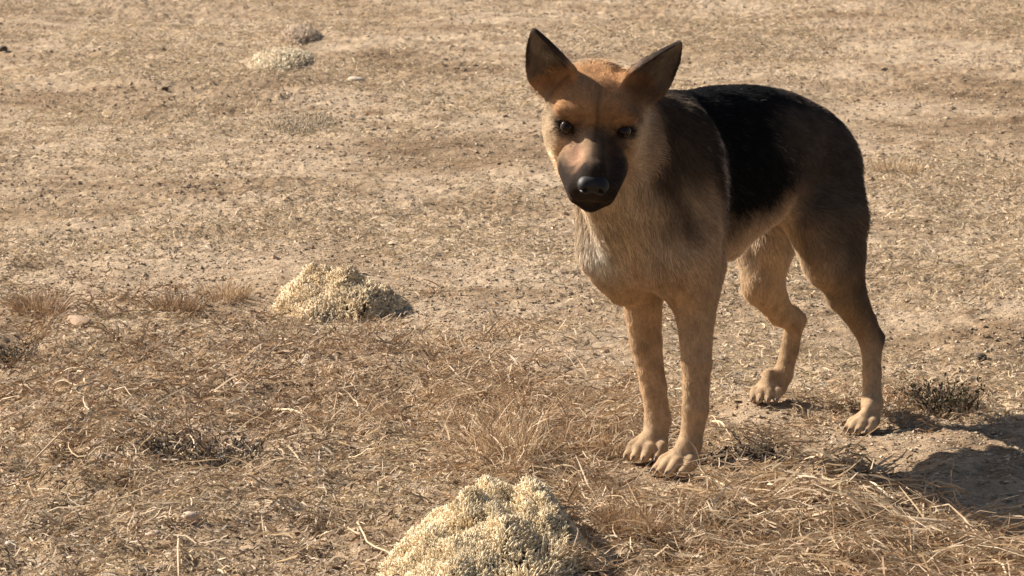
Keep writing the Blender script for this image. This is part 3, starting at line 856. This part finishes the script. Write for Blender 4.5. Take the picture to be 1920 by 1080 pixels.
# chaff, bark crumbs and grit
def crumbs(n, size, col, seed):
    r = np.random.default_rng(seed)
    yy = -1.4 + 14 * r.random(n) ** 1.3
    xx = r.uniform(-1, 1, n) * (1.7 + (yy + 1.4) * .17)
    keep = vnoise(xx * 3, yy * 2, seed) + r.normal(0, .2, n) > -.1
    xx, yy = xx[keep], yy[keep]; n = len(xx)
    s = r.uniform(size[0], size[1], n) * r.uniform(.5, 1, n)
    base = np.array([[1, 0, 0], [-1, 0, 0], [0, 1, 0], [0, -1, 0], [0, 0, 1], [0, 0, -1.0]])
    T = np.array([[0, 2, 4], [2, 1, 4], [1, 3, 4], [3, 0, 4], [2, 0, 5], [1, 2, 5], [3, 1, 5], [0, 3, 5]])
    Pt = base[None] * r.uniform(.45, 1.2, (n, 6, 1)) + r.normal(0, .18, (n, 6, 3))
    a = r.uniform(0, 6.28, n); ca, sa = np.cos(a), np.sin(a)
    st = r.uniform(.8, 1.9, n); fl = r.uniform(.35, .8, n)
    X, Y, Z = Pt[..., 0] * st[:, None], Pt[..., 1], Pt[..., 2] * fl[:, None]
    Pw = np.stack([X * ca[:, None] - Y * sa[:, None], X * sa[:, None] + Y * ca[:, None], Z], -1) * s[:, None, None]
    Pw += np.stack([xx, yy, gz(xx, yy) + s * .25], -1)[:, None]
    wts = r.dirichlet(np.array([.3] * len(col)), n)
    c = (wts @ np.array(col)) * r.uniform(.6, 1.3, n)[:, None]
    return Pw.reshape(-1, 3), (np.arange(n) * 6)[:, None, None] + T[None], np.repeat(c, 6, 0)
grit_mat = mat_attr('chaff_and_grit', rough=.9, spec=.15, nscale=90, namp=.3)
ps = []
for a_ in (crumbs(220000, (.0025, .0065), [(.46, .35, .24), (.56, .45, .32), (.34, .24, .155)], 41), crumbs(20000, (.004, .010), [(.40, .29, .19), (.50, .385, .265), (.30, .21, .135)], 42)):
    ps.append((a_[0], a_[1].reshape(-1, 3), a_[2]))
V, Tq, C = join(ps)
o = build('loose_chaff', V, [Tq], grit_mat, tint=C, smooth=False)
tag(o, 'crumbs of earth, chaff and grit lying on the flat', 'chaff', kind='stuff')

# ------------------------------------------------------------------ cushion plants
cush_mat = mat_attr('cushion_foliage', rough=.85, spec=.12, nscale=45, namp=.18)
def nub_shape():
    rings = [(-.6, .42), (.0, .55), (.6, .5), (1.0, .0)]
    V = []; F = []
    for z, r in rings[:-1]:
        for k in range(5):
            V.append((r * math.cos(k * 1.2566), r * math.sin(k * 1.2566), z))
    V.append((0, 0, 1.0)); V = np.array(V)
    for i in range(2):
        for k in range(5):
            F.append((i * 5 + k, i * 5 + (k + 1) % 5, (i + 1) * 5 + (k + 1) % 5, (i + 1) * 5 + k))
    Tt = [(10 + k, 10 + (k + 1) % 5, 15) for k in range(5)]
    return V, np.array(F), np.array(Tt)
def cushion(name, px, py, wx, wy, hgt, n, ns, cols, label, seed, bare=None, group='pale cushion plants', lobes=()):
    """px, py = where it meets the ground in front; wx, wy radii; a lumpy dome closely set with stubby shoots"""
    r = np.random.default_rng(seed)
    c = gp(px, py); cx, cy = c[0], c[1] + wy * .9
    z0 = gz(np.array([cx]), np.array([cy]))[0]
    lob = [(r.uniform(-.55, .55), r.uniform(-.55, .55), r.uniform(.35, .6), r.uniform(.10, .28)) for _ in range(7)]
    lob = list(lobes) + [(a_, b_, c_ * .5, d_ * .5) for a_, b_, c_, d_ in lob]
    ph = r.uniform(0, 6.28, 4)
    def surf(u, v):
        an = np.arctan2(v, u); rad = np.sqrt(u * u + v * v)
        edge = 1 + .10 * np.sin(2 * an + ph[0]) + .08 * np.sin(3 * an + ph[1]) + .05 * np.sin(7 * an + ph[2])
        q = np.clip(rad / edge, 0, 1)
        h = .72 * (1 - q ** 3.2) ** .7
        for (lx, ly, lr, lh) in lob:
            h = h + lh * np.exp(-((u - lx) ** 2 + (v - ly) ** 2) / lr ** 2 * 2.2) * (1 - q ** 3)
        h = h * (1 + .34 * vnoise(u * 4, v * 4, seed) + .24 * vnoise(u * 10, v * 10, seed + 1))
        return np.stack([cx + u * wx, cy + v * wy, z0 - .01 + h * hgt * .85], -1), q
    # core
    gu = np.linspace(-1.25, 1.25, 60); U, Vg = np.meshgrid(gu, gu, indexing='ij')
    Pc, qc = surf(U.ravel(), Vg.ravel()); Pc[:, 2] -= .004 + .03 * (qc >= 1)
    i = (np.arange(59)[:, None] * 60 + np.arange(59)[None, :]).ravel(); Qc = np.stack([i, i + 60, i + 61, i + 1], -1)
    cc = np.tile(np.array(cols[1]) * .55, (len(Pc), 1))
    # shoots
    u = r.uniform(-1.2, 1.2, n * 2); v = r.uniform(-1.2, 1.2, n * 2)
    P, qq = surf(u, v); ok = qq < .985; u, v, P, qq = u[ok][:n], v[ok][:n], P[ok][:n], qq[ok][:n]; m = len(u)
    e = 2e-2
    N = norm(np.cross(surf(u + e, v)[0] - P, surf(u, v + e)[0] - P))
    N = norm(N + r.normal(0, .42, (m, 3)))
    s = r.uniform(ns[0], ns[1], m); sp = s * r.uniform(1.3, 3.2, m) * np.where(r.random(m) < .05, 1.4, 1.0)
    col = np.array(cols[0])[None] * (1 - .0) * r.uniform(.62, 1.2, m)[:, None]
    pick = r.random(m); col = np.where((pick < .25)[:, None], np.array(cols[1]) * r.uniform(.8, 1.1, m)[:, None], col)
    keep = np.ones(m, bool)
    if bare is not None:
        for bu, bv, br in bare:
            d = np.sqrt((u - bu) ** 2 + (v - bv) ** 2) + .25 * vnoise(u * 5, v * 5, seed + 2)
            ins = d < br
            keep &= ~(ins & (r.random(m) < .68)); s = np.where(ins, s * 1.2, s); sp = np.where(ins, sp * 1.7, sp)
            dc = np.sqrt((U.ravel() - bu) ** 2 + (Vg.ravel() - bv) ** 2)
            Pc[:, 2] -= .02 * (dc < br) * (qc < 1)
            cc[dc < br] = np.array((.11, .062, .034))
    u, v, P, N, s, sp, col = u[keep], v[keep], P[keep], N[keep], s[keep], sp[keep], col[keep]; m = len(u)
    nv, nq, ntt = nub_shape()
    ref = norm(r.normal(0, 1, (m, 3))); A = norm(np.cross(N, ref)); B = np.cross(N, A)
    Vn = P[:, None] + A[:, None] * nv[None, :, :1] * s[:, None, None] + B[:, None] * nv[None, :, 1:2] * s[:, None, None] + N[:, None] * nv[None, :, 2:] * sp[:, None, None]
    o0 = len(Pc); off = (np.arange(m) * len(nv) + o0)[:, None, None]
    V = np.concatenate([Pc, Vn.reshape(-1, 3)])
    C = np.concatenate([cc, np.repeat(col, len(nv), 0)])
    loc = (float(cx), float(cy), float(z0))
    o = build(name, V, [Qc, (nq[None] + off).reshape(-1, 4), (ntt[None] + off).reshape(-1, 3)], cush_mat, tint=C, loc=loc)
    return tag(o, label, 'cushion plant', group)
K1 = [(.82, .69, .475), (.68, .53, .33)]; K2 = [(.76, .62, .42), (.58, .45, .29)]
cushion('cushion_plant', 918, 1150, .156, .42, .116, 22000, (.0014, .0028), K1, 'large pale cream cushion plant in the foreground, browned at its lower right', 71,
        bare=[(.38, -.52, .28), (.84, -.05, .20)], lobes=[(.25, .30, .75, .26), (.58, .35, .42, .34), (-.5, .1, .3, .12), (.15, -.4, .4, .14), (.72, .1, .25, .12), (-.25, .0, .22, .12)])  # right-hand bare spot stands in for the plant's shaded side
cushion('cushion_plant', 622, 602, .130, .26, .082, 9000, (.0018, .0040), K2, 'knobbly cream cushion plant in the middle distance, left of the front legs', 72,
        bare=[(.35, -.75, .26), (.7, -.3, .16)], lobes=[(-.25, .2, .45, .50), (.15, -.1, .35, .25), (.6, -.25, .35, .2), (-.7, -.1, .3, .0)])
K3 = [(.74, .62, .44), (.60, .49, .34)]
cushion('cushion_plant', 517, 134, .112, .36, .060, 4200, (.0026, .0048), K3, 'low pale cushion plant far off with a dark gap at its right end', 73, bare=[(.55, -.50, .42)])
cushion('cushion_plant', 557, 84, .072, .26, .055, 2200, (.0026, .0048), [(.58, .46, .34), (.46, .35, .25)], 'farthest small tan cushion plant near the top of the picture', 74, bare=[(.40, -.65, .26)])
cushion('cushion_plant', 545, 252, .125, .42, .030, 4200, (.0024, .0044), [(.50, .395, .275), (.42, .325, .22)], 'faint low sandy cushion plant between the far pair and the knobbly one', 75)

# ------------------------------------------------------------------ stones and clods
def rock_material():
    m, t, n, l, b = mat('stone_face')
    a = n.new('ShaderNodeAttribute'); a.attribute_name = 'tint'
    tc = n.new('ShaderNodeTexCoord'); nz = n.new('ShaderNodeTexNoise'); nz.inputs['Scale'].default_value = 160; nz.inputs['Detail'].default_value = 6
    l.new(tc.outputs['Object'], nz.inputs['Vector'])
    mr = n.new('ShaderNodeMapRange'); mr.inputs['To Min'].default_value = .6; mr.inputs['To Max'].default_value = 1.4
    l.new(nz.outputs['Fac'], mr.inputs['Value'])
    mx = n.new('ShaderNodeVectorMath'); mx.operation = 'SCALE'; l.new(a.outputs['Color'], mx.inputs[0]); l.new(mr.outputs[0], mx.inputs['Scale'])
    l.new(mx.outputs[0], b.inputs['Base Color']); b.inputs['Roughness'].default_value = .9
    bp = n.new('ShaderNodeBump'); bp.inputs['Strength'].default_value = .5; bp.inputs['Distance'].default_value = .002
    l.new(nz.outputs['Fac'], bp.inputs['Height']); l.new(bp.outputs[0], b.inputs['Normal'])
    return m
rock_mat = rock_material()
def stone(name, px, py, rx, ry, rz, rot, col, label, cat, seed, group):
    c = gp(px, py); z = float(gz(np.array([c[0]]), np.array([c[1]]))[0])
    c = gp(px, py, z); z = float(gz(np.array([c[0]]), np.array([c[1]]))[0])
    P, Qd = uv_sphere((0, 0, 0), 1.0, 20, 12)
    d = 1 + .30 * noise3(P, 1.3, seed) + .22 * noise3(P, 3.1, seed + 1) + .08 * noise3(P, 8, seed + 2)
    P = np.sign(P) * np.abs(P) ** .82 * d[:, None] * np.array([rx, ry, rz])
    cr, sr = math.cos(rot), math.sin(rot)
    P = np.stack([P[:, 0] * cr - P[:, 1] * sr, P[:, 0] * sr + P[:, 1] * cr, P[:, 2]], -1)
    loc = (float(c[0]), float(c[1]), z)
    o = build(name, P + np.array([loc[0], loc[1], z + rz * .45]), [Qd], rock_mat, tint=np.tile(np.array(col), (len(P), 1)), loc=loc)
    return tag(o, label, cat, group)
PK, PL, DK = (.52, .38, .28), (.60, .48, .35), (.10, .068, .045)
stone('stone', 356, 982, .013, .014, .009, .3, PK, 'rounded pinkish stone in the straw at lower left', 'stone', 1, 'loose stones')
stone('stone', 289, 1000, .012, .009, .007, 0, PK, 'flatter pinkish stone just left of the rounded pinkish one', 'stone', 2, 'loose stones')
stone('stone', 19, 1052, .009, .009, .009, .5, PL, 'small pale stone in the bottom left corner', 'stone', 3, 'loose stones')
stone('stone', 195, 744, .008, .007, .007, .2, PL, 'tiny pale stone in the brown straw mat at left', 'stone', 4, 'loose stones')
stone('stone', 668, 150, .022, .03, .009, .6, (.50, .42, .32), 'thin pale stone flake on the far flat right of the low cushion plant', 'stone', 5, 'loose stones')
stone('stone', 1388, 876, .022, .02, .010, .1, PL, 'whitish stone in the edge of the shadow beside the near front paw', 'stone', 6, 'loose stones')
stone('earth_clod', 150, 606, .022, .05, .010, .3, (.34, .23, .15), 'flat brown earth clod with a shaded underside at left', 'clod', 7, 'earth clods')
stone('earth_clod', 309, 166, .011, .012, .008, 0, DK, 'small dark clod alone on the far flat at upper left', 'clod', 8, 'earth clods')
stone('earth_clod', 5, 97, .014, .02, .012, 0, DK, 'dark clod cut by the left edge of the picture', 'clod', 9, 'earth clods')
stone('earth_clod', 1838, 677, .012, .012, .009, 0, DK, 'dark clod on the flat above the shadow at right', 'clod', 10, 'earth clods')

# ------------------------------------------------------------------ the stalks that stand out
def stalk(pts, r, label, h0=.012, arch=.01, col=(.74, .58, .38)):
    n = 9
    t = np.linspace(0, 1, n); q = np.array(pts, float); ts = np.linspace(0, 1, len(q))
    X = np.interp(t, ts, q[:, 0]); Y = np.interp(t, ts, q[:, 1])
    w_ = gp(X, Y, .02); zg = gz(w_[:, 0], w_[:, 1])
    w_ = gp(X, Y, float(zg.mean()) + h0)
    zz = np.maximum(gz(w_[:, 0], w_[:, 1]) * .3 + w_[:, 2] * .7, gz(w_[:, 0], w_[:, 1]) + .003) + arch * np.sin(t * math.pi)
    P = np.stack([w_[:, 0], w_[:, 1], zz], -1)
    Vt, Ft = tube(P, r * np.interp(t, [0, .7, 1], [1, .9, .5]), 6)
    loc = tuple(float(v) for v in P[0])
    o = build('straw_stalk', Vt, Ft, straw_mat, tint=np.tile(np.array(col), (len(Vt), 1)), loc=loc)
    return tag(o, label, 'straw stalk', 'stalks that stand out of the straw')
stalk([(513, 764), (552, 778), (588, 795)], .0032, 'thick pale straw stalk above the dark hollow at left')
stalk([(50, 868), (110, 822), (152, 782)], .0020, 'long thin stalk slanting up to the right at far left')
stalk([(1412, 938), (1470, 939), (1518, 944)], .0026, 'bright straight stalk lying level in the right foreground')
stalk([(1308, 888), (1362, 918), (1420, 950)], .0024, 'long stalk running down right from the near front paw')
stalk([(1738, 915), (1732, 955), (1730, 990)], .0020, 'stalk standing nearly upright at the edge of the shadow')
stalk([(1743, 973), (1775, 1005), (1818, 1052)], .0030, 'thick bent stalk at the lower right below the upright one')
stalk([(335, 1000), (334, 1040), (335, 1078)], .0020, 'stalk pointing straight at the viewer below the pinkish stones')
stalk([(670, 975), (688, 1022), (752, 1046)], .0017, 'thin hooked stalk left of the large cream cushion plant')
stalk([(1336, 786), (1352, 800), (1372, 816)], .0022, 'short pale stalk between the near front leg and the hind paws')
stalk([(1565, 870), (1590, 866), (1612, 858)], .0020, 'short bright stalk lying in the narrow leg shadow')
stalk([(1055, 890), (1085, 905), (1100, 940)], .0020, 'pale curved stalk over the right shoulder of the large cushion plant', .03)

# ------------------------------------------------------------------ tufts and small plants
def tuft(name, px, py, n, rad, hgt, spread, pal, wid, label, cat, group, seed, leaves=0, leafcol=None):
    global rng
    keep_, rng = rng, np.random.default_rng(seed)
    c = gp(px, py); cx, cy = c[0], c[1]
    z = float(gz(np.array([cx]), np.array([cy]))[0]); c = gp(px, py, z); cx, cy = c[0], c[1]
    a = rng.uniform(0, 2 * math.pi, n); rr = rad * np.sqrt(rng.random(n))
    x0, y0 = cx + rr * np.cos(a), cy + rr * np.sin(a)
    k = 5; s_ = np.linspace(0, 1, k); L = hgt * rng.uniform(.45, 1.15, n)
    az_ = a + rng.normal(0, .7, n); out = spread * rng.uniform(.1, 1, n)
    X = x0[:, None] + (np.cos(az_) * out * L)[:, None] * s_ ** 1.6 + rng.normal(0, .0015, (n, k)) * s_
    Y = y0[:, None] + (np.sin(az_) * out * L)[:, None] * s_ ** 1.6 + rng.normal(0, .0015, (n, k)) * s_
    Z = gz(x0, y0)[:, None] - .003 + L[:, None] * (s_ - .25 * (out / spread)[:, None] * s_ ** 2)
    P = np.stack([X, Y, Z], -1); T = norm(np.gradient(P, axis=1))
    Wd = norm(np.cross(T, norm(rng.normal(0, 1, (n, 3)))[:, None]))
    V, Qd, sid = ribbons(P, Wd, rng.uniform(wid[0], wid[1], n)[:, None] * np.array([1, 1, .9, .7, .25]))
    col = (rng.dirichlet(np.array([.35] * len(pal)), n) @ np.array(pal)) * rng.uniform(.65, 1.25, n)[:, None]
    C = col[sid]; Fs = [Qd]
    if leaves:
        i = rng.integers(0, n, leaves); j = rng.integers(1, k, leaves); B = P[i, j]
        d1 = norm(rng.normal(0, 1, (leaves, 3)) + [0, 0, .4]); d2 = norm(np.cross(d1, rng.normal(0, 1, (leaves, 3))))
        l_ = rng.uniform(.004, .010, leaves)[:, None]
        LV = np.stack([B, B + d1 * l_ * .5 + d2 * l_ * .25, B + d1 * l_, B + d1 * l_ * .5 - d2 * l_ * .25], 1).reshape(-1, 3)
        Fs.append(np.arange(leaves * 4).reshape(-1, 4) + len(V)); V = np.concatenate([V, LV])
        C = np.concatenate([C, np.repeat(np.array(leafcol)[None] * rng.uniform(.6, 1.4, (leaves, 1)), 4, 0)])
    rng = keep_
    loc = (float(cx), float(cy), z)
    o = build(name, V, Fs, straw_mat, tint=C, smooth=False, loc=loc)
    return tag(o, label, cat, group)
G = 'dead grass tufts'
tuft('grass_tuft', 1195, 1010, 700, .05, .060, .8, [STRAW, RUST, RUST], (.0004, .0008), 'fine russet grass tuft right of the large cream cushion plant', 'grass tuft', G, 1)
tuft('grass_tuft', 965, 872, 160, .05, .085, .7, [PALE, STRAW, RUST], (.0006, .0012), 'tall straw tuft standing behind the large cream cushion plant', 'grass tuft', G, 2)
tuft('grass_tuft', 1120, 840, 200, .06, .045, 1.1, [STRAW, RUST, PALE], (.0005, .0011), 'shaggy brown tuft just left of the far front paw', 'grass tuft', G, 3)
tuft('grass_tuft', 335, 590, 300, .05, .050, .9, [RUST, UMB, STRAW], (.0005, .0010), 'reddish brown tuft left of the knobbly cushion plant', 'grass tuft', G, 4)
tuft('grass_tuft', 75, 590, 300, .06, .050, .9, [RUST, UMB, STRAW], (.0005, .0010), 'brown tuft at the left edge above the flat clod', 'grass tuft', G, 5)
tuft('grass_tuft', 420, 560, 200, .05, .045, .9, [STRAW, PALE, RUST], (.0005, .0010), 'pale thin tuft touching the left foot of the knobbly cushion plant', 'grass tuft', G, 6)
tuft('grass_tuft', 1680, 320, 220, .07, .045, .9, [PALE, STRAW], (.0006, .0011), 'yellow tuft on the flat right of the hindquarters', 'grass tuft', G, 7)
tuft('twiggy_plant', 1772, 762, 190, .062, .050, .9, [(.08, .058, .036), (.17, .115, .068)], (.0006, .0012), 'small dark twiggy plant at the top of the shadow, right of the near hind paw', 'small plant', None, 8, 900, (.050, .044, .026))
tuft('twiggy_plant', 1405, 862, 300, .055, .026, 1.2, [(.04, .03, .022), (.10, .07, .045)], (.0005, .0011), 'dark flattened plant in the leg shadow beside the near front paw', 'small plant', None, 11, 700, (.045, .036, .027))
tuft('twiggy_plant', 20, 680, 90, .05, .050, .9, [(.06, .045, .03), (.14, .10, .06)], (.0006, .0012), 'dark low plant cut by the left edge of the picture', 'small plant', None, 9, 380, (.075, .065, .045))
tuft('twiggy_plant', 385, 858, 420, .10, .030, 1.1, [(.06, .045, .035), (.14, .10, .07)], (.0006, .0014), 'dark plant added to deepen the shade in the hollow at lower left', 'small plant', None, 10, 900, (.060, .050, .040))  # blades and leaves added to darken the hollow, in place of its shade
